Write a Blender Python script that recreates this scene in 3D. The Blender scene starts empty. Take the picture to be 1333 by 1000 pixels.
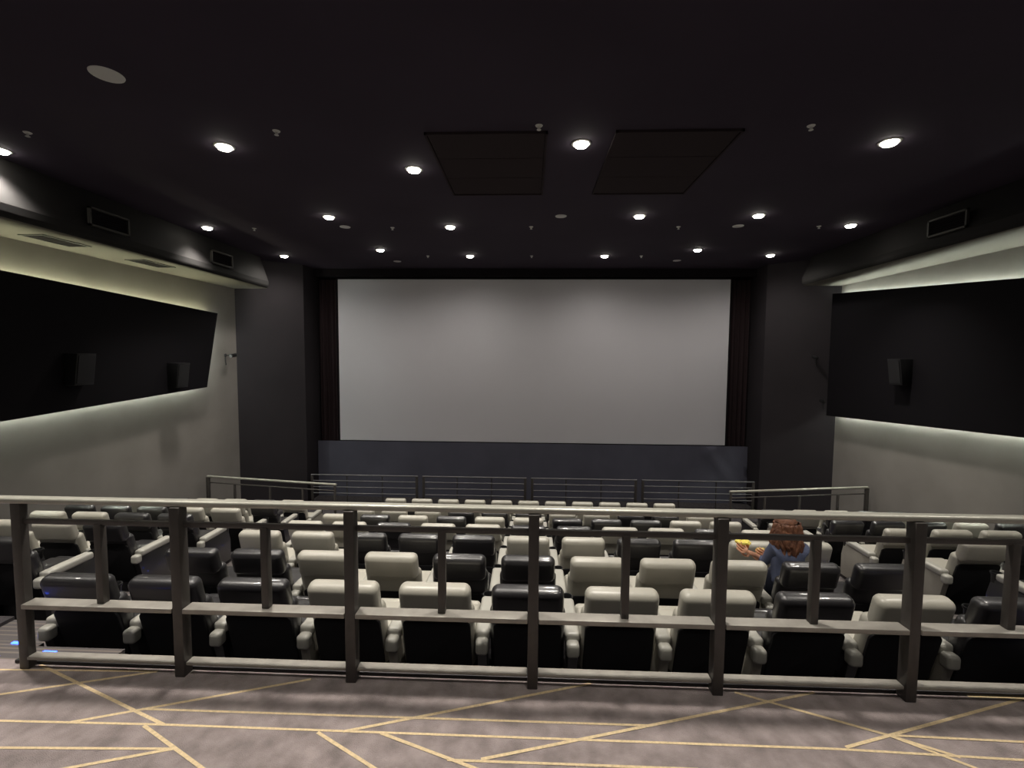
import bpy, bmesh, math, random
from mathutils import Vector, Matrix
random.seed(7)
PI = math.pi
scene = bpy.context.scene
COL = bpy.data.collections.new('cinema'); scene.collection.children.link(COL)

# ------------------------------------------------------------------ helpers
def tag(o, label=None, cat=None, group=None, kind=None):
    if label: o['label'] = label
    if cat: o['category'] = cat
    if group: o['group'] = group
    if kind: o['kind'] = kind
    return o

def obj(name, bm, mats, parent=None, smooth=True, loc=None, auto=35):
    me = bpy.data.meshes.new(name)
    bmesh.ops.recalc_face_normals(bm, faces=bm.faces)
    bm.to_mesh(me); bm.free()
    if not isinstance(mats, (list, tuple)): mats = [mats]
    for m in mats: me.materials.append(m)
    if smooth:
        me.polygons.foreach_set('use_smooth', [True]*len(me.polygons))
        try: me.set_sharp_from_angle(angle=math.radians(auto))
        except Exception: pass
    o = bpy.data.objects.new(name, me); COL.objects.link(o)
    if parent: o.parent = parent
    if loc: o.location = loc
    return o

def empty(name, loc=(0, 0, 0), rz=0, label=None, cat=None, group=None):
    o = bpy.data.objects.new(name, None); COL.objects.link(o)
    o.location = loc; o.rotation_euler = (0, 0, rz); o.empty_display_size = .1
    return tag(o, label, cat, group)

def copy_tree(o, parent=None):
    c = o.copy(); COL.objects.link(c)
    if parent: c.parent = parent
    for ch in list(o.children): copy_tree(ch, c)
    return c

def B(bm, x0, x1, y0, y1, z0, z1, bev=0, seg=2, mat=0, M=None):
    r = bmesh.ops.create_cube(bm, size=1)
    vs = r['verts']
    for v in vs:
        v.co = Vector((x0+(v.co.x+.5)*(x1-x0), y0+(v.co.y+.5)*(y1-y0), z0+(v.co.z+.5)*(z1-z0)))
    fs = set(f for v in vs for f in v.link_faces)
    for f in fs: f.material_index = mat
    if bev:
        es = list(set(e for v in vs for e in v.link_edges))
        rr = bmesh.ops.bevel(bm, geom=es, offset=bev, segments=seg, profile=.5, affect='EDGES')
        vs = list(set(rr['verts']) | set(v for f in rr['faces'] for v in f.verts) | set(v for v in vs if v.is_valid))
        for f in rr['faces']: f.material_index = mat
    if M is not None: bmesh.ops.transform(bm, matrix=M, verts=[v for v in vs if v.is_valid])
    return vs

def box(*a, **k):
    bm = bmesh.new(); B(bm, *a, **k); return bm

def cyl(bm, c, r, h, seg=24, r2=None, axis='Z', mat=0):
    M = Matrix.Translation(Vector(c))
    if axis == 'X': M = M @ Matrix.Rotation(PI/2, 4, 'Y')
    if axis == 'Y': M = M @ Matrix.Rotation(-PI/2, 4, 'X')
    M = M @ Matrix.Translation((0, 0, h/2))
    r_ = bmesh.ops.create_cone(bm, cap_ends=True, segments=seg, radius1=r, radius2=r if r2 is None else r2, depth=h, matrix=M)
    for v in r_['verts']:
        for f in v.link_faces: f.material_index = mat
    return r_['verts']

def tube(bm, a, b, r, seg=12):
    a = Vector(a); b = Vector(b); d = b-a
    M = Matrix.Translation((a+b)/2) @ d.to_track_quat('Z', 'Y').to_matrix().to_4x4()
    return bmesh.ops.create_cone(bm, cap_ends=True, segments=seg, radius1=r, radius2=r, depth=d.length, matrix=M)['verts']

def lathe(bm, prof, seg=32, M=None, mat=0):
    """prof: list of (r,z); spun round Z"""
    rings = []
    for r, z in prof:
        if r < 1e-5: rings.append([bm.verts.new((0, 0, z))])
        else: rings.append([bm.verts.new((r*math.cos(2*PI*i/seg), r*math.sin(2*PI*i/seg), z)) for i in range(seg)])
    fs = []
    for a, b in zip(rings, rings[1:]):
        for i in range(seg):
            j = (i+1) % seg
            if len(a) == 1 and len(b) == 1: continue
            if len(a) == 1: f = bm.faces.new((a[0], b[i], b[j]))
            elif len(b) == 1: f = bm.faces.new((a[i], a[j], b[0]))
            else: f = bm.faces.new((a[i], a[j], b[j], b[i]))
            f.material_index = mat; fs.append(f)
    if M is not None: bmesh.ops.transform(bm, matrix=M, verts=[v for r in rings for v in r])
    return fs

def prism(bm, pts, axis, a, b, bev=0, seg=2, mat=0):
    """closed polygon pts in the plane normal to axis, extruded from a to b"""
    def P(p, t):
        return {'X': (t, p[0], p[1]), 'Y': (p[0], t, p[1]), 'Z': (p[0], p[1], t)}[axis]
    A = [bm.verts.new(P(p, a)) for p in pts]; Bv = [bm.verts.new(P(p, b)) for p in pts]
    n = len(pts); fs = [bm.faces.new(A), bm.faces.new(Bv[::-1])]
    for i in range(n): fs.append(bm.faces.new((A[i], Bv[i], Bv[(i+1) % n], A[(i+1) % n])))
    for f in fs: f.material_index = mat
    if bev:
        es = list(fs[0].edges) + list(fs[1].edges)
        rr = bmesh.ops.bevel(bm, geom=es, offset=bev, segments=seg, profile=.5, affect='EDGES')
        for f in rr['faces']: f.material_index = mat
        return
    return A+Bv

def rbox(bm, x0, x1, y0, y1, z0, z1, r, k=3):
    """box with fully rounded, pillow-like edges and corners"""
    c = Vector(((x0+x1)/2, (y0+y1)/2, (z0+z1)/2)); h = ((x1-x0)/2, (y1-y0)/2, (z1-z0)/2)
    r = min(r, min(h)*.98); new = []
    def axis(hh):
        e = [r*math.tan(PI/4*i/k) for i in range(k, -1, -1)]
        return [-(hh-r)-v for v in e]+[(hh-r)+v for v in e[::-1]]
    for ax in range(3):
        a1, a2 = (ax+1) % 3, (ax+2) % 3
        A, Bx = axis(h[a1]), axis(h[a2])
        for sg in (-1, 1):
            g = []
            for va in A:
                row = []
                for vb in Bx:
                    p = [0, 0, 0]; p[ax] = sg*h[ax]; p[a1] = va; p[a2] = vb
                    q = [max(-(h[i]-r), min(h[i]-r, p[i])) for i in range(3)]
                    d = Vector(p)-Vector(q); d.normalize()
                    row.append(bm.verts.new(c+Vector(q)+d*r))
                g.append(row); new += row
            for i in range(len(A)-1):
                for j in range(len(Bx)-1): bm.faces.new((g[i][j], g[i+1][j], g[i+1][j+1], g[i][j+1]))
    bmesh.ops.remove_doubles(bm, verts=new, dist=1e-5)

def rrect(x0, x1, z0, z1, rt, rb, n=5):
    pts = []
    for cx, cz, r, a0 in ((x1-rb, z0+rb, rb, -90), (x1-rt, z1-rt, rt, 0), (x0+rt, z1-rt, rt, 90), (x0+rb, z0+rb, rb, 180)):
        for i in range(n+1):
            a = math.radians(a0+90*i/n); pts.append((cx+r*math.cos(a), cz+r*math.sin(a)))
    return pts

# ------------------------------------------------------------------ materials
def mat(name, col, rough=.6, metal=0, spec=.5, noise=0, nscale=8, bump=0, bscale=60, coat=0, col2=None):
    m = bpy.data.materials.new(name); m.use_nodes = True
    nt = m.node_tree; b = nt.nodes['Principled BSDF']
    b.inputs['Roughness'].default_value = rough; b.inputs['Metallic'].default_value = metal
    b.inputs['Specular IOR Level'].default_value = spec
    b.inputs['Coat Weight'].default_value = coat
    tc = nt.nodes.new('ShaderNodeTexCoord')
    c = (*col, 1)
    if noise or col2:
        nz = nt.nodes.new('ShaderNodeTexNoise'); nz.inputs['Scale'].default_value = nscale; nz.inputs['Detail'].default_value = 6
        nt.links.new(tc.outputs['Object'], nz.inputs['Vector'])
        rp = nt.nodes.new('ShaderNodeValToRGB'); rp.color_ramp.elements[0].position = .3; rp.color_ramp.elements[1].position = .7
        c2 = (*col2, 1) if col2 else tuple(min(1, v*(1+noise)) for v in col)+(1,)
        c1 = c if col2 else tuple(v*(1-noise) for v in col)+(1,)
        rp.color_ramp.elements[0].color = c1; rp.color_ramp.elements[1].color = c2
        nt.links.new(nz.outputs['Fac'], rp.inputs['Fac']); nt.links.new(rp.outputs['Color'], b.inputs['Base Color'])
    else: b.inputs['Base Color'].default_value = c
    if bump:
        n2 = nt.nodes.new('ShaderNodeTexNoise'); n2.inputs['Scale'].default_value = bscale; n2.inputs['Detail'].default_value = 5
        nt.links.new(tc.outputs['Object'], n2.inputs['Vector'])
        bp = nt.nodes.new('ShaderNodeBump'); bp.inputs['Strength'].default_value = bump; bp.inputs['Distance'].default_value = .01
        nt.links.new(n2.outputs['Fac'], bp.inputs['Height']); nt.links.new(bp.outputs['Normal'], b.inputs['Normal'])
    return m

def emis(name, col, s):
    m = bpy.data.materials.new(name); m.use_nodes = True
    b = m.node_tree.nodes['Principled BSDF']
    b.inputs['Base Color'].default_value = (0, 0, 0, 1)
    b.inputs['Emission Color'].default_value = (*col, 1); b.inputs['Emission Strength'].default_value = s
    return m

def slat_mat():
    """carpet on the steps: fine stripes along each tread"""
    m = mat('striped carpet', (.07, .062, .066), .95, noise=.3, nscale=40, bump=.5, bscale=300)
    nt = m.node_tree; b = nt.nodes['Principled BSDF']; tc = nt.nodes.new('ShaderNodeTexCoord')
    w = nt.nodes.new('ShaderNodeTexWave'); w.inputs['Scale'].default_value = 5; w.bands_direction = 'Y'
    nt.links.new(tc.outputs['Object'], w.inputs['Vector'])
    rp = nt.nodes.new('ShaderNodeValToRGB'); rp.color_ramp.elements[0].position = .75; rp.color_ramp.elements[1].position = .9
    rp.color_ramp.elements[0].color = (.09, .08, .08, 1); rp.color_ramp.elements[1].color = (.16, .135, .12, 1)
    nt.links.new(w.outputs['Fac'], rp.inputs['Fac']); nt.links.new(rp.outputs['Color'], b.inputs['Base Color'])
    return m

M_carpet = mat('plum grey carpet', (.285, .24, .235), .95, spec=.15, noise=.28, nscale=9, bump=.8, bscale=220)
M_line = mat('gold carpet line', (.64, .50, .31), .9, spec=.15, noise=.15, nscale=60, bump=.5, bscale=250)
M_step = slat_mat()
M_tier = mat('dark carpet', (.05, .045, .048), .95, spec=.2, noise=.3, nscale=15, bump=.5, bscale=200)
M_kerb = mat('dark metal nosing', (.03, .028, .03), .45, .6)
M_ceil = mat('black ceiling paint', (.040, .031, .047), .9, spec=.2, noise=.08, nscale=.6)
M_wall = mat('grey wall paint', (.27, .252, .235), .85, spec=.3, noise=.08, nscale=1.2)
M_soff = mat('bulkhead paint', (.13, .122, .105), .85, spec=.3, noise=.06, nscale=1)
M_soffd = mat('bulkhead paint darkened against hot spots', (.013, .012, .012), .85, spec=.3, noise=.06, nscale=1)  # bulkhead colour darkened so lamp hot spots on the shoulder stay dim
M_dark = mat('black wall fabric', (.012, .010, .012), .95, spec=.1)
M_flank = mat('charcoal flank panel', (.025, .021, .025), .8, spec=.3, noise=.12, nscale=.9)
M_panel = mat('black acoustic panel', (.006, .005, .007), .85, spec=.15)
M_screen = mat('projection screen', (.60, .59, .635), .9, spec=.1, noise=.015, nscale=.5)
M_border = mat('screen border', (.15, .15, .17), .9)
M_mask = mat('slate grey masking cloth', (.085, .085, .115), .9, spec=.2, noise=.08, nscale=1.5, bump=.2, bscale=12)
M_curt = mat('dark maroon curtain', (.026, .017, .019), .95, spec=.1)
M_light = mat('pale grey leather', (.41, .39, .335), .36, spec=.7, noise=.05, nscale=5, bump=.08, bscale=120)
M_black = mat('black leather', (.013, .012, .014), .36, spec=.9, coat=.4, noise=.1, nscale=5, bump=.08, bscale=120)
M_hatch = mat('hatch cloth', (.036, .028, .031), .95, spec=.1)
M_arm = mat('grey leather arm', (.38, .37, .33), .36, spec=.7, noise=.05, nscale=5, bump=.08, bscale=120)
M_side = mat('dim grey leather', (.30, .28, .24), .5, noise=.05, nscale=5)
M_shell = mat('black seat shell', (.008, .0075, .009), .6, spec=.3)
M_plast = mat('black plastic', (.012, .012, .013), .35)
M_rim = mat('cup holder rim', (.10, .10, .10), .3, .5)
M_rail = mat('dark brown grey rail paint', (.050, .044, .041), .42, spec=.5, noise=.1, nscale=20, bump=.05, bscale=90)
M_hand = mat('grey handrail', (.40, .39, .34), .36, .3, noise=.06, nscale=10)
M_flat = mat('worn grey flat bar', (.30, .28, .25), .45, .2, noise=.12, nscale=14)
M_fence = mat('grey steel fence', (.16, .155, .165), .45, .4)
M_white = mat('white plastic', (.62, .62, .60), .5)
M_duct = mat('vent frame', (.038, .036, .032), .6)
M_chrome = mat('brushed lamp trim', (.75, .74, .70), .3, .6)
E_lamp = emis('lamp glow', (1.0, .94, .82), 42)
E_blue = emis('blue step light', (.03, .09, 1.0), 9)
E_cyan = emis('cool led strip', (.93, 1.0, .86), 60)
E_end = emis('bright end led strip', (.93, 1.0, .90), 120)
E_warm = emis('yellow led strip', (1.0, 1.0, .66), 60)
M_skin = mat('skin', (.62, .31, .20), .5, noise=.06, nscale=20)
M_jack = mat('slate blue jacket', (.075, .09, .155), .85, noise=.15, nscale=14, bump=.3, bscale=60)
M_jean = mat('dark trousers', (.03, .035, .06), .9)
M_shoe = mat('white shoe rubber', (.5, .5, .5), .6)
M_hair = mat('auburn hair', (.10, .04, .024), .6, col2=(.22, .09, .045), nscale=18, bump=.9, bscale=45)
M_yell = mat('yellow paper cup', (.85, .58, .05), .5)
M_oran = mat('orange sleeve', (.72, .27, .07), .5)
M_pop = mat('yellow popcorn', (.95, .72, .16), .8, noise=.25, nscale=60)
M_eye = mat('eye white', (.7, .7, .7), .3)
M_lip = mat('lips', (.5, .14, .12), .5)

# ------------------------------------------------------------------ camera
EYE = 1.795
cam = bpy.data.cameras.new('camera'); co = bpy.data.objects.new('camera', cam); COL.objects.link(co)
yaw, pit, roll = math.radians(2.2), math.radians(3.63), math.radians(.4)
f = Vector((-math.sin(yaw)*math.cos(pit), math.cos(yaw)*math.cos(pit), -math.sin(pit)))
r = Vector((math.cos(yaw), math.sin(yaw), 0)); u = r.cross(f)
r2 = math.cos(roll)*r + math.sin(roll)*u; u2 = -math.sin(roll)*r + math.cos(roll)*u
Mx = Matrix((r2, u2, -f)).transposed().to_4x4(); Mx.translation = (0, 0, EYE)
co.matrix_world = Mx
cam.sensor_width = 36; cam.lens = 600/1333*36; cam.clip_start = .05; cam.clip_end = 100
scene.camera = co

# ------------------------------------------------------------------ room constants
W = 9.3; CEIL = 4.79; YC = 14.3; YS = 16.5; FRONT = -3.42
KERB = 2.47
def row_y(n): return 3.32 + 1.2*(n-1) + (.05 if n == 8 else 0)
def row_floor(n): return .10 - .311*(n-1) - 1.05 + {1: -.035, 2: -.03, 8: .07}.get(n, 0)

# floor with inlaid lines
bm = bmesh.new()
B(bm, -W, W, -5, KERB, -.15, 0, mat=0)
lines = [(-3.6, 2.36, -2.08, 2.41), (-3.5, 1.97, -2.08, 2.41), (-2.79, 2.43, -1.75, 2.05), (-2.22, 2.04, -1.19, 2.39),
 (-4.5, 2.0, -1.76, 2.05), (-1.76, 2.05, 1.43, 2.06), (1.43, 2.06, 4.4, 1.98), (-1.94, 2.14, .61, 2.155),
 (-1.84, 2.04, -.85, 1.57), (-3.9, 1.83, -1.59, 1.92), (-2.9, 1.52, -1.60, 1.92), (-.99, 2.04, -.1, 1.57), (-.69, 2.05, .75, 1.54),
 (-.87, 2.05, .35, 2.43), (-.35, 1.92, .75, 1.925), (-.20, 1.93, 1.54, 2.42), (1.11, 2.40, 1.72, 2.15), (1.72, 2.15, 1.95, 2.04),
 (1.72, 2.15, 2.6, 1.57), (1.47, 2.07, 2.63, 2.43), (1.72, 2.15, 4.1, 2.11), (2.34, 2.43, 4.0, 2.44),
 (-3.2, 1.5, 2.9, 1.54), (-2.6, 1.2, .6, 1.54), (.2, 1.1, 2.8, 1.54), (-1.2, 1.0, 1.0, 1.5)]
for k, (xa, ya, xb, yb) in enumerate(lines):
    a = Vector((xa, ya, 0)); b = Vector((xb, yb, 0)); d = (b-a).normalized(); n = Vector((-d.y, d.x, 0))*.0064
    wdt = 1.0 + .25*(abs(d.y) > .25)
    zz = .0012 + .00006*k
    n *= wdt
    vs = [bm.verts.new((p.x, p.y, zz)) for p in (a-n, b-n, b+n, a+n)]
    fc = bm.faces.new(vs); fc.material_index = 1
me_fix = obj('floor', bm, [M_carpet, M_line], smooth=False); tag(me_fix, kind='structure')
# all line faces must look up
for p in me_fix.data.polygons:
    pass

def struct(name, bm, m, **k):
    o = obj(name, bm, m, smooth=k.get('smooth', False)); tag(o, kind='structure'); return o

# kerb in front of the first tier
bm = bmesh.new(); B(bm, -2.95, W, KERB, KERB+.05, -.14, .012, bev=.004); B(bm, -2.95, W, KERB-.035, KERB+.03, .001, .02, bev=.004)
struct('trim_1', bm, M_kerb)
struct('trim_2', box(-2.95, W, KERB+.002, KERB+.05, -.99, -.14), M_dark)

# tiers
bm = bmesh.new()
for n in range(1, 9):
    y0 = KERB+.05 if n == 1 else row_y(n)-.16
    y1 = row_y(n+1)-.16 if n < 8 else row_y(8)+1.25
    B(bm, -3.93, 3.93, y0, y1, FRONT, row_floor(n))
struct('floor_1', bm, M_tier)
SIDE_UP = .07
bm = bmesh.new()
for s in (-1, 1):
    for n in range(1, 8):
        y0 = 2.55 if n == 1 else row_y(n)-.16
        y1 = row_y(n+1)-.16 if n < 7 else 12.9
        xs = sorted((s*5.25, s*W))
        B(bm, xs[0], xs[1], y0, y1, FRONT, row_floor(n)+SIDE_UP)
struct('floor_2', bm, M_tier)
# aisle steps
bm = bmesh.new()
led = []
for s in (-1, 1):
    xs = sorted((s*3.93, s*5.25)); xw = sorted((s*2.95, s*5.25))
    z = 0; y = 2.5
    for i in range(5):
        z -= .19; xx = xw if (i < 2 and s < 0) else xs
        y1 = y+.32 if i < 4 else row_y(2)-.16
        B(bm, xx[0], xx[1], y, y1, FRONT, z)
        led.append((s, y, z+.19, xx)); y = y1
    for n in range(2, 8):
        z0 = row_floor(n-1); z1 = row_floor(n); ya = row_y(n)-.16; yb = row_y(n+1)-.16
        if n == 7: yb = 12.2
        B(bm, xs[0], xs[1], ya, ya+.4, FRONT, (z0+z1)/2); B(bm, xs[0], xs[1], ya+.4, yb, FRONT, z1)
        led += [(s, ya, z0, xs), (s, ya+.4, (z0+z1)/2, xs)]
    z0 = row_floor(7)
    for i in range(3): B(bm, xs[0], xs[1], 12.2+.32*i, 12.2+.32*(i+1), FRONT, z0-.17*(i+1))
struct('floor_3', bm, M_step)
struct('floor_4', box(-W, W, 12.9, YS+.4, FRONT-.1, FRONT), M_tier)

# walls
struct('wall_left', box(-W-.2, -W, -5, YC+.05, FRONT, CEIL), M_wall)
struct('wall_right', box(W, W+.2, -5, YC+.05, FRONT, CEIL), M_wall)
struct('wall_back', box(-W-.2, W+.2, -5.2, -5, -.2, CEIL), M_wall)
struct('ceiling', box(-W-.2, W+.2, -5.2, YS+.6, CEIL, CEIL+.15), M_ceil)
struct('wall_front', box(-W, W, YS+.35, YS+.55, FRONT, CEIL), M_dark)
# flanks : angled from the side wall corner to beside the screen, then back
for i, s in enumerate((-1, 1)):
    pts = [(s*W, YC), (s*7.72, 15.55), (s*7.72, YS+.35), (s*(W+.2), YS+.35), (s*(W+.2), YC)]
    if s > 0: pts = pts[::-1]
    bm = bmesh.new(); prism(bm, pts, 'Z', FRONT, CEIL)
    struct('wall_flank_left' if s < 0 else 'wall_flank_right', bm, M_flank)
# header over the screen
struct('trim_3', box(-7.72, 7.72, YS-.25, YS+.35, 4.52, CEIL), M_dark)

# bulkheads along both side walls : light underside, curved shoulder up to the ceiling
for s in (-1, 1):
    zb = 3.81 if s < 0 else 3.92
    w0 = 1.62 if s < 0 else 1.7
    def prof(xi):
        pts = [(s*W, zb), (s*(W-xi), zb)]
        for k in range(1, 6):
            a = k/6*PI/2
            pts.append((s*(W-xi-.10*math.sin(a)), zb+.14*(1-math.cos(a))))
        pts += [(s*(W-xi-.10), zb+.22), (s*(W-xi+.16), CEIL), (s*W, CEIL)]
        return pts
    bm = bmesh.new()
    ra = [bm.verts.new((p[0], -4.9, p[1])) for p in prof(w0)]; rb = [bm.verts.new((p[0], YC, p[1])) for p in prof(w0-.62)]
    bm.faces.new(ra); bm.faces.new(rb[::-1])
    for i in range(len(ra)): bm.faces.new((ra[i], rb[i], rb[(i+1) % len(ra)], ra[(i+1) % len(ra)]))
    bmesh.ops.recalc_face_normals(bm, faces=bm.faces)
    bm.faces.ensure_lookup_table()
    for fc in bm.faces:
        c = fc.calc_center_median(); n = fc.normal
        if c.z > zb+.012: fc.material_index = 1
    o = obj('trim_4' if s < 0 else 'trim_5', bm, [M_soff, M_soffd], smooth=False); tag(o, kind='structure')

# ------------------------------------------------------------------ screen wall
sc_ = empty('projection_screen', (0, YS, -1.38), label='wide blank pale grey projection screen on the front wall', cat='screen')
bm = box(-6.9, 6.93, -.06, 0, .02, 5.83, bev=.01); obj('screen_surface', bm, M_screen, sc_, smooth=False)
bm = bmesh.new()
for a in ((-6.96, -6.9, -.05, .02, -.02, 5.87), (6.93, 6.99, -.05, .02, -.02, 5.87), (-6.9, 6.93, -.05, .02, 5.83, 5.88), (-6.9, 6.93, -.05, .02, -.03, .02)): B(bm, *a)
obj('frame', bm, M_dark, sc_, smooth=False)

def curtain(x0, x1, y, z0, z1, label):
    bm = bmesh.new(); n = int((x1-x0)/.022); F_, Bk = [], []
    for i in range(n+1):
        t = i/n; x = x0+(x1-x0)*t; d = .045*math.sin(t*(x1-x0)/.17*2*PI)+.012*math.sin(t*37)
        F_.append((x, y+d)); Bk.append((x, y+d+.012))
    pts = F_+Bk[::-1]
    for zz in (0,): pass
    prism(bm, pts, 'Z', z0, z1)
    o = obj('stage_curtain', bm, M_curt, auto=60); return tag(o, label, 'curtain')
curtain(-7.66, -7.02, YS+.1, -1.4, 4.45, 'dark maroon pleated curtain at the left edge of the screen')
curtain(7.02, 7.66, YS+.1, -1.4, 4.45, 'dark maroon pleated curtain at the right edge of the screen')
# masking cloth below the screen
bm = bmesh.new(); nx = 90; rows = []
for j in range(13):
    z = -1.38 + (FRONT+1.38)*j/12; rw = []
    for i in range(nx+1):
        x = -7.7+15.4*i/nx; d = .01*math.sin(x*2.1+j*.3)+.008*math.sin(x*5)
        t = (x-6.2)+(z+1.6)*.75   # diagonal fold near the right end
        if x > 6.2: d -= .11*math.exp(-((t-.15)/.16)**2) + .05*math.exp(-((t-.75)/.12)**2)
        rw.append(bm.verts.new((x, YS-.12+d, z)))
    rows.append(rw)
for a, b in zip(rows, rows[1:]):
    for i in range(nx): bm.faces.new((a[i], a[i+1], b[i+1], b[i]))
ex = bmesh.ops.extrude_face_region(bm, geom=list(bm.faces))
bmesh.ops.translate(bm, vec=(0, .015, 0), verts=[v for v in ex['geom'] if isinstance(v, bmesh.types.BMVert)])
tag(obj('masking_cloth', bm, M_mask, auto=80), 'slate grey masking cloth stretched below the screen, creased at its right end', 'cloth')

# guard fence in front of the screen : four bays
names4 = ['far left', 'left middle', 'right middle', 'far right']
for k, (x0, x1) in enumerate(((-7.6, -3.85), (-3.67, -.09), (.09, 3.67), (3.85, 7.6))):
    g = empty('guard_fence', ((x0+x1)/2, 15.6, FRONT), label='grey four-bar steel guard fence below the screen, %s bay of four' % names4[k], cat='fence', group='guard fence bays below the screen')
    h = (x1-x0)/2
    for z in (.34, .56, .78, .985):
        bm = bmesh.new(); tube(bm, (-h, 0, z), (h, 0, z), .019 if z < .9 else .026); obj('bar', bm, M_fence, g)
    for x in (-h+.03, h-.03): obj('post', box(x-.045, x+.045, -.02, .02, 0, 1.0, bev=.005), M_rail, g)
    for x in (-h/3, h/3):
        bm = bmesh.new(); tube(bm, (x, .03, 0), (x, .03, .985), .018); obj('post', bm, M_rail, g)

# exit guard rails at the foot of both side blocks
for s, A, Bp, lab in ((-1, (-5.15, 11.95), (-9.12, 12.55), 'left'), (1, (5.2, 11.95), (9.14, 12.6), 'right')):
    z0 = row_floor(7)+SIDE_UP
    a = Vector((A[0], A[1], 0)); b = Vector((Bp[0], Bp[1], 0)); d = b-a
    g = empty('side_guard_rail', (a.x, a.y, z0), label='dark guard rail with pale top bar at foot of %s seat block' % lab, cat='railing', group='side block guard rails')
    top = -1.71-z0+.0
    bm = bmesh.new(); tube(bm, (0, 0, top), (d.x, d.y, top), .032); obj('handrail', bm, M_hand, g)
    bm = bmesh.new(); tube(bm, (0, 0, top-.17), (d.x, d.y, top-.17), .018); obj('rail', bm, M_rail, g)
    bm = bmesh.new(); tube(bm, (0, 0, .12), (d.x, d.y, .12), .018); obj('rail', bm, M_rail, g)
    for t, w in ((0.01, .025), (.25, .022), (.5, .022), (.78, .025), (.995, .05)):
        x, y = d.x*t, d.y*t
        obj('post', box(x-w, x+w, y-.025, y+.025, 0, top-.02 if t in (.01, .995) else top-.17, bev=.004), M_rail, g)

# ------------------------------------------------------------------ near railing
RY = 2.415
rg = empty('balcony_railing', (0, RY, 0), label='long dark steel railing with pale handrail across the front of the landing', cat='railing')
XL, XR = -2.98, 4.2
bm = bmesh.new()
prism(bm, rrect(-.03, .03, .954, .987, .014, .010, 4), 'X', XL, XR)
obj('handrail', bm, M_hand, rg)
obj('rail', box(XL+.1, XR, -.012, .012, .836, .864, bev=.003), M_rail, rg)
posts = [-2.84, -1.92, -.96, .03, 1.01, 2.0, 3.0, 3.98]
for i, x in enumerate(posts):
    w = .028
    obj('post', box(x-w, x+w, -.045 if i else -.025, .02, 0, .955, bev=.004), M_rail, rg)
for x0, x1 in zip(posts, posts[1:]):
    obj('flat_bar', box(x0+.03, x1-.03, -.05, .03, .365, .392, bev=.004), M_flat, rg)
    obj('flat_bar', box(x0+.03, x1-.03, -.035, .02, .062, .080, bev=.004), M_flat, rg)
    xm = (x0+x1)/2
    obj('baluster', box(xm-.02, xm+.02, -.02, .02, .392, .845, bev=.003), M_rail, rg)

# ------------------------------------------------------------------ chairs
def tilt(bm, ang, piv):
    M = Matrix.Translation(piv) @ Matrix.Rotation(ang, 4, 'X') @ Matrix.Translation(-Vector(piv))
    bmesh.ops.transform(bm, matrix=M, verts=bm.verts)

def build_chair_meshes():
    P = {}
    # head rest : thick padded block with pillowy edges
    bm = bmesh.new(); rbox(bm, -.272, .272, .0, .135, .775, 1.05, .058, 4)
    tilt(bm, math.radians(14), (0, .05, .85)); P['headrest'] = bm
    # back : wider shell with rounded shoulders
    bm = bmesh.new(); rbox(bm, -.29, .29, .045, .175, .26, .865, .06, 4)
    rbox(bm, -.21, .21, .13, .215, .40, .80, .035, 2)
    tilt(bm, math.radians(15), (0, .12, .85)); P['backrest'] = bm
    bm = bmesh.new(); prism(bm, rrect(-.262, .262, .20, .755, .05, .03, 4), 'Y', .034, .07, bev=.006, seg=2)
    tilt(bm, math.radians(15), (0, .12, .85)); P['rear_panel'] = bm
    bm = bmesh.new(); prism(bm, rrect(-.262, .262, .20, .62, .05, .03, 4), 'Y', .034, .07, bev=.006, seg=2)
    tilt(bm, math.radians(15), (0, .12, .85)); P['rear_panel_low'] = bm
    # seat cushion and front roll
    bm = bmesh.new(); rbox(bm, -.275, .275, .24, .80, .34, .50, .06); P['seat'] = bm
    bm = bmesh.new(); rbox(bm, -.27, .27, .77, .88, .10, .48, .05); P['footrest'] = bm
    bm = bmesh.new(); B(bm, -.26, .26, .24, .76, .0, .34, bev=.01); P['base'] = bm
    # armrest at local x=0
    bm = bmesh.new(); rbox(bm, -.058, .058, .13, .67, .545, .63, .028)
    rbox(bm, -.050, .050, .055, .15, .47, .585, .03)      # rear stub
    P['armrest'] = bm
    bm = bmesh.new(); prism(bm, [(.17, .0), (.17, .22), (.10, .46), (.12, .56), (.66, .56), (.74, .50), (.78, .34), (.78, 0)], 'X', -.035, .035, bev=.008)
    P['side_panel'] = bm
    # cup holder
    bm = bmesh.new()
    lathe(bm, [(.0, .50), (.036, .50), (.040, .505), (.044, .59), (.052, .60), (.056, .612), (.054, .620), (.046, .620), (.041, .60), (.038, .53), (0, .525)], 24, Matrix.Translation((0, .712, 0)))
    P['cup_holder'] = bm
    return P

def meshes_for(matl):
    out = {}
    for k, bm in build_chair_meshes().items():
        me = bpy.data.meshes.new(k)
        bmesh.ops.recalc_face_normals(bm, faces=bm.faces); bm.to_mesh(me); bm.free()
        m = {'base': M_plast, 'cup_holder': M_plast, 'rear_panel': M_shell, 'rear_panel_low': M_shell, 'armrest': M_arm, 'side_panel': M_side if matl is M_light else M_black}.get(k, matl)
        me.materials.append(m)
        me.polygons.foreach_set('use_smooth', [True]*len(me.polygons)); me.set_sharp_from_angle(angle=math.radians(50))
        out[k] = me
    return out
CM = {'L': meshes_for(M_light), 'B': meshes_for(M_black)}

def part(name, me, parent, loc=(0, 0, 0)):
    o = bpy.data.objects.new(name, me); COL.objects.link(o); o.parent = parent; o.location = loc; return o

def add_arm(root, kind, x):
    a = part('armrest', CM[kind]['armrest'], root, (x, 0, 0))
    part('side_panel', CM[kind]['side_panel'], a)
    part('cup_holder', CM[kind]['cup_holder'], a)

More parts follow.
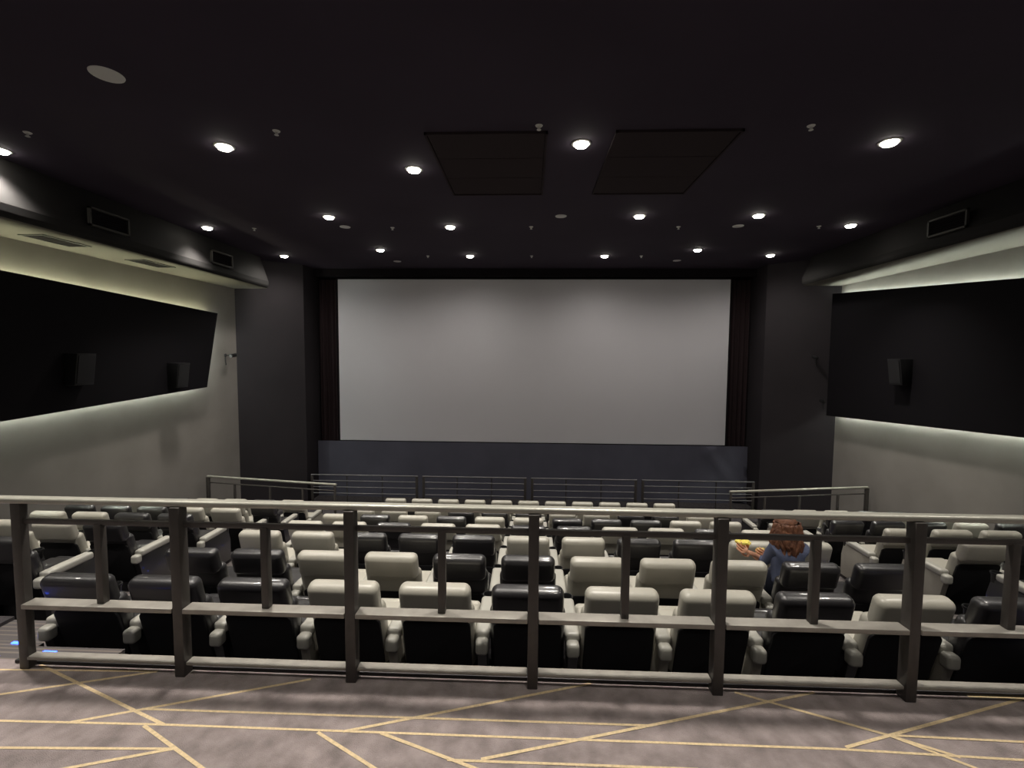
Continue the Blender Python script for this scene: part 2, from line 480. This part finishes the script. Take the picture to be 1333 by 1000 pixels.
def make_chair(kind, low):
    root = empty('recliner_chair')
    for k in ('headrest', 'backrest', 'seat', 'footrest', 'base'): part(k, CM[kind][k], root)
    part('rear_panel', CM[kind]['rear_panel_low' if low else 'rear_panel'], root)
    return root

ORD = ['', 'first', 'second', 'third', 'fourth', 'fifth', 'sixth', 'seventh', 'eighth']
center = {1: 'BBBLLBLLBLB', 2: 'BBLLBBLLLBB', 3: 'LLBBBLLBBLL', 4: 'LLBLLBBLLBL', 5: 'LBLBLLBBBLL', 6: 'LLLBBBLLBBL', 7: 'LBLLLLBLLBL', 8: 'LLLLLLLLLLL'}
left = {2: 'BB', 3: 'BLL', 4: 'BBLL', 5: 'LLBBB', 6: 'BLLBL', 7: 'LBLLB'}
right = {2: 'BL', 3: 'LB', 4: 'LLLB', 5: 'BBBLB', 6: 'LBBLL', 7: 'BLLBB'}
SH = {'L': 'pale grey', 'B': 'black'}
used = set()
proto = {}
def place(kind, x, y, z, label, group, arms, low=False):
    if (kind, low) not in proto: proto[kind, low] = make_chair(kind, low); c = proto[kind, low]
    else: c = copy_base(proto[kind, low])
    c.location = (x, y, z); tag(c, label, 'cinema chair', group)
    for a in arms: add_arm(c, kind, a)
    return c
def copy_base(o):
    c = o.copy(); COL.objects.link(c)
    for ch in list(o.children):
        if ch.name.split('.')[0] == 'armrest': continue
        d = ch.copy(); COL.objects.link(d); d.parent = c
    return c

for n in range(1, 9):
    for i, kd in enumerate(center[n]):
        k = i-5
        wh = 'in the middle column' if k == 0 else '%s seat %s of middle column' % (ORD[abs(k)], 'left' if k < 0 else 'right')
        lab = '%s recliner, centre block, %s row from near railing, %s' % (SH[kd], ORD[n], wh)
        # shared arm on the outer side; the middle chair owns both of its arms
        arms = [-.35, .35] if k == 0 else ([-.35] if k < 0 else [.35])
        place(kd, k*.7, row_y(n), row_floor(n), lab, 'recliners in the centre block', arms, low=n > 1)
    for s, tb in ((-1, left), (1, right)):
        if n in tb:
            for i, kd in enumerate(tb[n]):
                lab = '%s recliner, %s side block, %s row from near railing, %s from aisle' % (SH[kd], 'left' if s < 0 else 'right', ORD[n], ORD[i+1])
                arms = [s*.35, -s*.35] if i == 0 else [s*.35]
                place(kd, s*(5.6+.7*i), row_y(n), row_floor(n)+SIDE_UP, lab, 'recliners in the side blocks', arms)

# ------------------------------------------------------------------ ceiling fixtures
def make_lamp():
    root = empty('downlight')
    bm = bmesh.new()
    lathe(bm, [(.098, -.004), (.112, -.012), (.136, -.010), (.143, .0), (.098, .0)], 36)
    obj('trim_ring', bm, M_chrome, root, auto=60)
    bm = bmesh.new()
    lathe(bm, [(0, -.052), (.05, -.050), (.084, -.040), (.097, -.022), (.098, 0)], 32)
    obj('lens', bm, E_lamp, root, auto=60)
    return root
lamps = [(-7.93, 6.78), (-4.47, 6.74), (-1.91, 7.62), (.70, 6.77), (4.98, 6.82),
         (-7.76, 10.98), (-4.44, 10.17), (-1.9, 10.99), (2.32, 10.21), (4.83, 10.2), (7.26, 10.98),
         (-7.6, 14.15), (-4.34, 13.35), (-1.85, 14.19), (2.22, 14.21), (4.7, 13.42), (7.08, 14.13),
         (-7.6, 3.3), (-4.45, 3.2), (-1.9, 3.35), (.7, 3.2), (4.9, 3.2),
         (-4.45, .6), (-1.9, .6), (.9, .6), (3.6, .6)]  # last row is out of view, added to brighten the landing floor
rown = ['second ceiling row', 'third ceiling row', 'row nearest the screen', 'row over the near railing', 'unseen added row over the landing']
spots = bpy.data.lights.new('downlight_beam', 'SPOT')
spots.energy = 660; spots.spot_size = math.radians(104); spots.spot_blend = 1; spots.shadow_soft_size = .16; spots.color = (1.0, .94, .85)
beam = [spots, spots.copy(), spots.copy()]
beam[1].energy = 230; beam[1].spot_size = math.radians(162)
beam[2].energy = 210; beam[2].spot_size = math.radians(96)
lp0 = None
for i, (x, y) in enumerate(lamps):
    rw = 0 if i < 5 else 1 if i < 11 else 2 if i < 17 else 3 if i < 22 else 4
    first = [0, 5, 11, 17, 22][rw]
    o = make_lamp() if lp0 is None else copy_tree(lp0)
    if lp0 is None: lp0 = o
    o.location = (x, y, CEIL)
    tag(o, 'lit round ceiling downlight, %s, %s from the left' % (rown[rw], ORD[i-first+1]), 'ceiling light', 'round ceiling downlights')
for i, (x, y) in enumerate(lamps):
    l = bpy.data.objects.new('downlight_beam', beam[0 if i < 11 or 17 <= i < 22 else 1 if i < 17 else 2]); COL.objects.link(l); l.location = (x, y, CEIL-.06)

# unlit ceiling discs
def disc(x, y, r_, label):
    bm = bmesh.new(); lathe(bm, [(0, -.012), (r_*.8, -.014), (r_, -.008), (r_*1.02, 0), (0, 0)], 32)
    o = obj('ceiling_speaker', bm, M_white, loc=(x, y, CEIL), auto=50); tag(o, label, 'ceiling speaker', 'unlit ceiling discs')
disc(-4.6, 5.01, .155, 'unlit white ceiling disc at upper left, nearest the railing')
for (x, y), w in zip([(-4.4, 10.96), (.64, 10.19), (4.76, 11.01), (-4.32, 14.99), (4.59, 14.9)],
        ['beside the left second-column downlight', 'between the two dark ceiling hatches and the screen', 'below the right fourth-column downlight', 'close to the screen on the left', 'close to the screen on the right']):
    disc(x, y, .12, 'small unlit white ceiling disc '+w)
# sprinklers
def make_sprk():
    root = empty('sprinkler')
    bm = bmesh.new(); lathe(bm, [(0, -.012), (.04, -.012), (.05, 0), (0, 0)], 20); obj('cover_plate', bm, M_white, root)
    bm = bmesh.new(); cyl(bm, (0, 0, -.05), .012, .04, 12); cyl(bm, (0, 0, -.056), .028, .006, 16)
    tube(bm, (.018, 0, -.012), (.012, 0, -.05), .004, 6); tube(bm, (-.018, 0, -.012), (-.012, 0, -.05), .004, 6)
    obj('nozzle', bm, M_white, root); return root
sp0 = None
spr = [(.09, 6.24), (-3.45, 6.3), (3.62, 6.33), (-6.91, 6.26), (-6.66, 11.06), (-3.29, 11.04), (0, 11.01), (3.42, 11.06), (6.6, 11.05), (-3.14, 14.18), (.02, 14.2), (3.32, 14.22)]
for i, (x, y) in enumerate(spr):
    o = make_sprk() if sp0 is None else copy_tree(sp0)
    sp0 = sp0 or o
    o.location = (x, y, CEIL)
    rr, ii = (('near', sorted([-6.91, -3.45, .09, 3.62]).index(x)+1) if i < 4 else ('middle', i-3) if i < 9 else ('far', i-8))
    tag(o, 'small white ceiling sprinkler, %s row, %s from the left' % (rr, ORD[ii]), 'sprinkler', 'ceiling sprinklers')
# ceiling hatches
for x0, x1, lab in ((-1.46, .21, 'left'), (1.12, 2.8, 'right')):
    h = empty('ceiling_hatch', ((x0+x1)/2, 7.58, CEIL), label='dark rectangular ceiling hatch near the middle, %s one' % lab, cat='ceiling hatch')
    w = (x1-x0)/2; L = 1.2
    bm = bmesh.new()
    for a in ((-w, -w+.03, -L, L), (w-.03, w, -L, L), (-w, w, -L, -L+.03), (-w, w, L-.03, L)): B(bm, *a, -.035, 0)
    obj('frame', bm, M_hatch, h, smooth=False)
    for j in range(3):
        y0 = -L+.035+j*(2*L-.07)/3; bm = box(-w+.035, w-.035, y0+.006, y0+(2*L-.07)/3-.006, -.02, -.004, bev=.003)
        obj('hatch_panel', bm, M_hatch, h, smooth=False)

# bulkhead vents on the left and right
def vent(x, y, z, s, label):
    v = empty('air_vent', (x, y, z), label=label, cat='air vent')
    bm = bmesh.new(); h, w = .17, .42
    for a in ((-w, w, -h, -h+.035), (-w, w, h-.035, h)): B(bm, *sorted((0, s*.05)), a[0], a[1], a[2], a[3])
    for a in ((-w, -w+.035), (w-.035, w)): B(bm, *sorted((0, s*.05)), a[0], a[1], -h, h)
    obj('frame', bm, M_duct, v, smooth=False)
    bm = bmesh.new()
    for i in range(7):
        zz = -h+.05+i*(2*h-.1)/6; B(bm, *sorted((0, s*.03)), -w+.03, w-.03, zz-.006, zz+.006)
    B(bm, *sorted((0, s*.004)), -w+.03, w-.03, -h+.03, h-.03)
    obj('louvre', bm, M_dark, v, smooth=False)
vent(-8.0, 8.6, 4.25, 1, 'square framed air vent on the left bulkhead nearer the railing')
vent(-8.14, 12.0, 4.25, 1, 'square framed air vent on the left bulkhead nearer the screen')
vent(7.97, 9.3, 4.35, -1, 'square framed air vent on the right bulkhead')
for s, y, lab in ((-1, 8.2, 'left bulkhead underside nearer the railing'), (-1, 10.3, 'left bulkhead underside nearer the screen')):
    v = empty('bulkhead_grille', (s*8.62, y, 3.81), label='flat dark air grille in the '+lab, cat='air grille')
    bm = bmesh.new()
    for a in ((-.22, .22, -.45, -.42), (-.22, .22, .42, .45), (-.22, -.19, -.45, .45), (.19, .22, -.45, .45)): B(bm, *a, -.015, 0)
    obj('frame', bm, M_duct, v, smooth=False)
    bm = bmesh.new(); B(bm, -.2, .2, -.43, .43, -.006, -.001)
    for i in range(8): B(bm, -.2, .2, -.40+i*.11, -.38+i*.11, -.012, -.002)
    obj('louvre', bm, M_dark, v, smooth=False)

# ------------------------------------------------------------------ glowing wall panels
def wall_panel(s, outline, label, mats3):
    """outline: (y,z) polygon; panel stands .26 off the wall with an led strip behind its edges"""
    xw = s*W; x1 = s*(W-.22); x2 = s*(W-.30)
    root = empty('acoustic_panel', (xw, outline[0][0], outline[0][1]), label=label, cat='wall panel')
    loc = Vector((xw, outline[0][0], outline[0][1]))
    pts = [(y, z) for y, z in outline]
    bm = bmesh.new(); prism(bm, pts if s < 0 else pts[::-1], 'X', min(x1, x2), max(x1, x2))
    bmesh.ops.translate(bm, vec=-loc, verts=bm.verts); obj('panel_face', bm, M_panel, root, smooth=False)
    # inner spacer frame
    c = Vector((sum(p[0] for p in pts)/len(pts), sum(p[1] for p in pts)/len(pts)))
    ins = []
    n = len(pts)
    def inset(d):
        out = []
        for i in range(n):
            p0 = Vector(pts[i-1]); p = Vector(pts[i]); p1 = Vector(pts[(i+1) % n])
            e0 = (p-p0).normalized(); e1 = (p1-p).normalized()
            n0 = Vector((-e0.y, e0.x)); n1 = Vector((-e1.y, e1.x))
            if (c-p).dot(n0) < 0: n0 = -n0
            if (c-p).dot(n1) < 0: n1 = -n1
            k = (n0+n1)/(1+n0.dot(n1)); out.append(p+k*d)
        return out
    q = inset(.14)
    bm = bmesh.new(); prism(bm, [tuple(p) for p in (q if s < 0 else q[::-1])], 'X', min(xw, x1), max(xw, x1))
    bmesh.ops.translate(bm, vec=-loc, verts=bm.verts); obj('backing_frame', bm, M_panel, root, smooth=False)
    qa, qb = inset(.135), inset(.105)
    for i, mm in mats3:
        j = (i+1) % n
        xs = sorted((s*(W-.05), s*(W-.08)))
        bm = bmesh.new(); prism(bm, [tuple(qa[i]), tuple(qa[j]), tuple(qb[j]), tuple(qb[i])], 'X', xs[0], xs[1])
        bmesh.ops.translate(bm, vec=-loc, verts=bm.verts); obj('led_strip', bm, mm, root, smooth=False)
# left: top edge, far end, bottom edge
wall_panel(-1, [(-4.8, 3.72), (13.04, 2.93), (12.5, .83), (-4.8, .02)], 'large black acoustic panel glowing round its edges on the left wall', [(0, E_warm), (1, E_end), (2, E_cyan)])
wall_panel(1, [(-4.8, 2.2), (14.25, 3.68), (14.25, .02), (-4.8, 1.15)], 'large black acoustic panel glowing round its edges on the right wall', [(0, E_cyan), (2, E_cyan)])

# surround speakers on the panels
def speaker(s, y, z, label, h=.62, w=.40, d=.30):
    x = s*(W-.30)
    o = empty('surround_speaker', (x, y, z), label=label, cat='speaker', group='wall speakers')
    bm = bmesh.new(); prism(bm, [(0, h/2), (-s*d, h/2), (-s*d*.72, -h/2), (0, -h/2)], 'Y', -w/2, w/2, bev=.012); obj('cabinet', bm, M_plast, o)
    bm = bmesh.new(); prism(bm, [(-s*d*1.0, h/2-.04), (-s*(d*1.0+.012), h/2-.04), (-s*(d*.735+.012), -h/2+.04), (-s*d*.735, -h/2+.04)], 'Y', -w/2+.03, w/2-.03); obj('grille', bm, M_plast, o)
speaker(-1, 11.3, 1.22, 'black box speaker on the left wall panel, nearest the screen')
speaker(-1, 8.75, 1.45, 'black box speaker on the left wall panel, nearest the railing')
speaker(1, 11.4, 1.45, 'black box speaker on the right wall panel')

# small cameras / brackets
def cctv(loc, dirn, label, k=1):
    o = empty('security_camera', loc, label=label, cat='camera')
    d = Vector(dirn).normalized()
    q = d.to_track_quat('Z', 'Y').to_matrix().to_4x4()
    bm = bmesh.new(); vs = cyl(bm, (0, 0, 0), .05*k, .02*k, 20); bmesh.ops.transform(bm, matrix=q, verts=bm.verts); obj('wall_mount', bm, M_plast, o)
    bm = bmesh.new(); tube(bm, (0, 0, 0), d*.26*k, .018*k); tube(bm, d*.0, d*.02+Vector((0, 0, -.30*k)), .014*k); obj('bracket', bm, M_plast, o)
    bm = bmesh.new(); tube(bm, d*.24*k+Vector((0, -.10*k, -.02)), d*.24*k+Vector((0, .13*k, .01)), .055*k, 16); obj('camera_body', bm, M_plast, o)
    bm = bmesh.new(); tube(bm, d*.24*k+Vector((0, -.118*k, -.024)), d*.24*k+Vector((0, -.10*k, -.02)), .04*k, 16); obj('lens', bm, M_rim, o)
cctv((-W, 13.75, 1.72), (1, 0, 0), 'small dark bracketed camera on left wall beside the flank')
cctv((8.86, 14.66, 1.78), (-.6, -.8, 0), 'tiny dark bracketed camera high on the right flank', .8)
cctv((9.05, 14.51, .45), (-.6, -.8, 0), 'tiny dark bracketed camera on the right flank, lower one', .8)

# blue step lights
for i, (s, y, z, xx) in enumerate(led):
    if s > 0 and i > 99: continue
    for side, x in (('outer', xx[0] if s < 0 else xx[1]), ('inner', xx[1] if s < 0 else xx[0])):
        xi = x + (.20 if x == xx[0] else -.20)
        if side == 'outer' and y > 4: continue
        bm = box(-.045, .045, -.012, .012, -.004, .006, bev=.003)
        rank = ORD[i % 17 + 1] if i % 17 + 1 < 9 else ('step %s' % ['nine', 'ten', 'eleven', 'twelve', 'thirteen', 'fourteen', 'fifteen', 'sixteen', 'seventeen', 'eighteen'][i % 17-8])
        o = obj('step_light', bm, E_blue, loc=(xi, y-.02, z+.0045))
        tag(o, 'small blue step light on the %s aisle, %s end, %s from the landing' % ('left' if s < 0 else 'right', side, rank), 'step light', 'blue aisle step lights')

# ------------------------------------------------------------------ person
def skin(name, joints, edges, mat_, parent=None, root=0, sub=2):
    me = bpy.data.meshes.new(name); me.from_pydata([j[:3] for j in joints], edges, []); me.materials.append(mat_)
    o = bpy.data.objects.new(name, me); COL.objects.link(o)
    if parent: o.parent = parent
    md = o.modifiers.new('skin', 'SKIN'); md.use_smooth_shade = True
    if not me.skin_vertices: me.skin_vertices.new(name='')
    for i, j in enumerate(joints):
        rr = j[3] if len(j) > 3 else .03; ry = j[4] if len(j) > 4 else rr
        me.skin_vertices[0].data[i].radius = (rr, ry); me.skin_vertices[0].data[i].use_root = (i == root)
    s2 = o.modifiers.new('sub', 'SUBSURF'); s2.levels = sub; s2.render_levels = sub
    return o

PX, PY, PZ = 2.785, row_y(2), row_floor(2)+.055
pr = empty('person', (PX, PY, PZ), label='person with long auburn hair and slate blue jacket seated among the recliners', cat='person')
def hand_chain(J, E, wrist, d, side, curl, n_root, nrm, k_=1.25):
    """palm + five separate curled fingers, d = pointing direction, side = across the palm, nrm = where the palm faces"""
    d = Vector(d).normalized(); side = Vector(side).normalized(); nrm = Vector(nrm).normalized(); w = Vector(wrist)
    i0 = len(J); palm = w+d*.042*k_; J.append((*palm, .030, .020)); E.append((n_root, i0))
    J.append((*(w+d*.072*k_), .034, .018)); E.append((i0, i0+1))
    for k, (off, ln) in enumerate(((-.032, .064), (-.011, .076), (.011, .072), (.031, .056))):
        b = w+(d*.086+side*off)*k_; p = len(J)
        J.append((*b, .0115)); E.append((i0+1, p))
        a = 0; pos = b
        for sgm in (.45, .32, .23):
            a += curl
            pos = pos+(d*math.cos(a)+nrm*math.sin(a))*ln*sgm*k_
            J.append((*pos, .0098)); E.append((len(J)-2, len(J)-1))
    t = w+(d*.03-side*.037)*k_; p = len(J); J.append((*t, .013)); E.append((i0, p))
    t2 = t+(d*.5-side*.45+nrm*.5).normalized()*.036*k_; J.append((*t2, .012)); E.append((p, p+1))
    t3 = t2+(d*.6+nrm*.8).normalized()*.03*k_; J.append((*t3, .010)); E.append((p+1, p+2))

J = [(0, .42, .56, .15, .12),      # 0 pelvis
     (0, .40, .74, .13, .10),      # 1 waist
     (-.02, .40, .92, .155, .10),  # 2 chest
     (-.02, .41, 1.02, .09, .07),  # 3 upper chest
     (-.02, .42, 1.08, .05, .05),  # 4 neck
     (-.03, .44, 1.16, .065, .075),# 5 jaw
     (-.03, .45, 1.24, .078, .092),# 6 cranium
     (-.03, .45, 1.31, .055, .065),# 7 crown
     (-.15, .40, 1.00, .052, .052),# 8 L shoulder
     (-.17, .54, .77, .045, .045), # 9 L elbow
     (-.24, .57, .80, .036, .036), # 10 L forearm
     (-.31, .52, .86, .027, .024), # 11 L wrist
     (.13, .41, 1.00, .055, .055), # 12 R shoulder
     (.14, .56, .78, .045, .045),  # 13 R elbow
     (.04, .62, .78, .034, .034),  # 14 R forearm
     (-.07, .60, .80, .026, .024), # 15 R wrist
     (-.09, .50, .57, .085, .08), (-.11, .86, .56, .062, .062), (-.11, .90, .30, .048, .05), (-.11, .89, .09, .035, .035), (-.11, 1.02, .045, .035, .03),
     (.09, .50, .57, .085, .08), (.11, .86, .56, .062, .062), (.11, .90, .30, .048, .05), (.11, .89, .09, .035, .035), (.11, 1.02, .045, .035, .03)]
E_ = [(0, 1), (1, 2), (2, 3), (3, 4), (4, 5), (5, 6), (6, 7), (3, 8), (8, 9), (9, 10), (10, 11), (3, 12), (12, 13), (13, 14), (14, 15),
      (0, 16), (16, 17), (17, 18), (18, 19), (19, 20), (0, 21), (21, 22), (22, 23), (23, 24), (24, 25)]
hand_chain(J, E_, (-.31, .52, .86), (-.88, .08, .42), (.45, .1, .8), .34, 11, (.25, .90, .35))
hand_chain(J, E_, (-.07, .60, .80), (-.9, -.1, .35), (.3, -.1, .95), .62, 15, (-.1, .95, .1))
skin('body', J, E_, M_skin, pr)
# face details, on the side towards the screen
bm = bmesh.new()
for x in (-.058, .0): bmesh.ops.create_uvsphere(bm, u_segments=12, v_segments=8, radius=.013, matrix=Matrix.Translation((x, .525, 1.215)))
obj('eyes', bm, M_eye, pr)
bm = bmesh.new(); bmesh.ops.create_uvsphere(bm, u_segments=12, v_segments=8, radius=.014, matrix=Matrix.Translation((-.03, .545, 1.185)) @ Matrix.Diagonal((.8, 1.2, 1.5, 1)))
obj('nose', bm, M_skin, pr)
bm = bmesh.new(); bmesh.ops.create_uvsphere(bm, u_segments=12, v_segments=8, radius=.02, matrix=Matrix.Translation((-.03, .52, 1.145)) @ Matrix.Diagonal((1.1, .6, .35, 1)))
obj('mouth', bm, M_lip, pr)
# jacket : loose, sleeves end before the wrists
JJ = [(0, .41, .52, .19, .14), (0, .395, .72, .175, .13), (-.02, .395, .90, .185, .13), (-.02, .405, 1.02, .11, .09), (-.02, .415, 1.065, .065, .065),
      (-.15, .395, .99, .072, .072), (-.18, .53, .77, .062, .062), (-.235, .57, .805, .050, .048),
      (.14, .405, .99, .075, .075), (.15, .56, .77, .062, .062), (.06, .62, .77, .050, .050), (-.02, .61, .785, .042, .042)]
skin('jacket', JJ, [(0, 1), (1, 2), (2, 3), (3, 4), (3, 5), (5, 6), (6, 7), (3, 8), (8, 9), (9, 10), (10, 11)], M_jack, pr)
TJ = [(0, .44, .56, .165, .13), (-.09, .52, .565, .10, .095), (-.11, .86, .56, .075, .075), (-.11, .90, .30, .062, .062), (-.11, .89, .12, .055, .055),
      (.09, .52, .565, .10, .095), (.11, .86, .56, .075, .075), (.11, .90, .30, .062, .062), (.11, .89, .12, .055, .055)]
skin('trousers', TJ, [(0, 1), (1, 2), (2, 3), (3, 4), (0, 5), (5, 6), (6, 7), (7, 8)], M_jean, pr)
for x in (-.11, .11):
    bm = box(x-.048, x+.048, .83, 1.10, 0, .085, bev=.03, seg=3); obj('shoe', bm, M_shoe, pr)
# hair : cap plus overlapping wavy locks down the back
bm = bmesh.new()
bmesh.ops.create_uvsphere(bm, u_segments=28, v_segments=18, radius=1, matrix=Matrix.Translation((-.03, .425, 1.225)) @ Matrix.Diagonal((.118, .115, .125, 1)))
for i in range(26):
    t = i/25; a = math.radians(190+160*t)   # around the back of the head
    cx, cy = -.03+.10*math.cos(a), .43+.10*math.sin(a)
    ln = .29+.04*math.sin(i*2.3)+(.05 if t > .55 else 0); rr0 = .038
    seg = 8; prev = None
    for j in range(10):
        q = j/9; z = 1.27-ln*q
        sp = 1+.75*q**.8-.25*q**4
        x = -.03+(cx+.03)*sp+.012*math.sin(i*1.7+q*9); y = .43+(cy-.43)*(1+.35*q)+.010*math.cos(i*2.1+q*8)
        rr_ = rr0*(1-.55*q**3)
        ring = [bm.verts.new((x+rr_*math.cos(2*PI*k/seg), y+rr_*.75*math.sin(2*PI*k/seg), z)) for k in range(seg)]
        if prev:
            for k in range(seg): bm.faces.new((prev[k], prev[(k+1) % seg], ring[(k+1) % seg], ring[k]))
        else: bm.faces.new(ring)
        prev = ring
    bm.faces.new(prev)
obj('hair', bm, M_hair, pr, auto=80)

# things in the hands
c1 = empty('popcorn_cup', (PX-.385, PY+.605, PZ+.862), label='orange cup heaped with yellow popcorn in the raised left hand', cat='cup')
bm = bmesh.new(); lathe(bm, [(0, 0), (.045, 0), (.072, .095), (.069, .095), (.043, .004), (0, .004)], 28); obj('cup_body', bm, M_oran, c1)
bm = bmesh.new()
for i in range(34):
    a = i*2.4; rr_ = .070*math.sqrt((i+.5)/34)
    bmesh.ops.create_icosphere(bm, subdivisions=1, radius=.019+.004*math.sin(i*3), matrix=Matrix.Translation((rr_*math.cos(a), rr_*math.sin(a), .100+.02*(1-rr_/.07)+.004*math.sin(i*5))))
obj('popcorn', bm, M_pop, c1)
c2 = empty('snack_box', (PX-.165, PY+.655, PZ+.735), label='small yellow snack box gripped in the lower right hand', cat='box')
bm = bmesh.new(); prism(bm, rrect(-.042, .042, 0, .125, .008, .008, 2), 'Y', -.025, .025); obj('carton', bm, M_yell, c2)
bm = bmesh.new()
for i in range(9): bmesh.ops.create_icosphere(bm, subdivisions=1, radius=.012, matrix=Matrix.Translation((-.032+.008*i, .008*math.sin(i*2), .13)))
obj('snack', bm, M_pop, c2)

# ------------------------------------------------------------------ light / world / view
wd = bpy.data.worlds.new('world'); scene.world = wd; wd.use_nodes = True
wd.node_tree.nodes['Background'].inputs['Color'].default_value = (.5, .5, .6, 1)
wd.node_tree.nodes['Background'].inputs['Strength'].default_value = .02
vs_ = scene.view_settings
scene.display_settings.display_device = 'sRGB'
vs_.view_transform = 'Standard'; vs_.look = 'None'; vs_.gamma = 1; vs_.use_curve_mapping = False; vs_.exposure = 0.0
scene.cycles.max_bounces = 8; scene.cycles.diffuse_bounces = 5
scene.cycles.use_denoising = True
scene.cycles.sample_clamp_indirect = 6
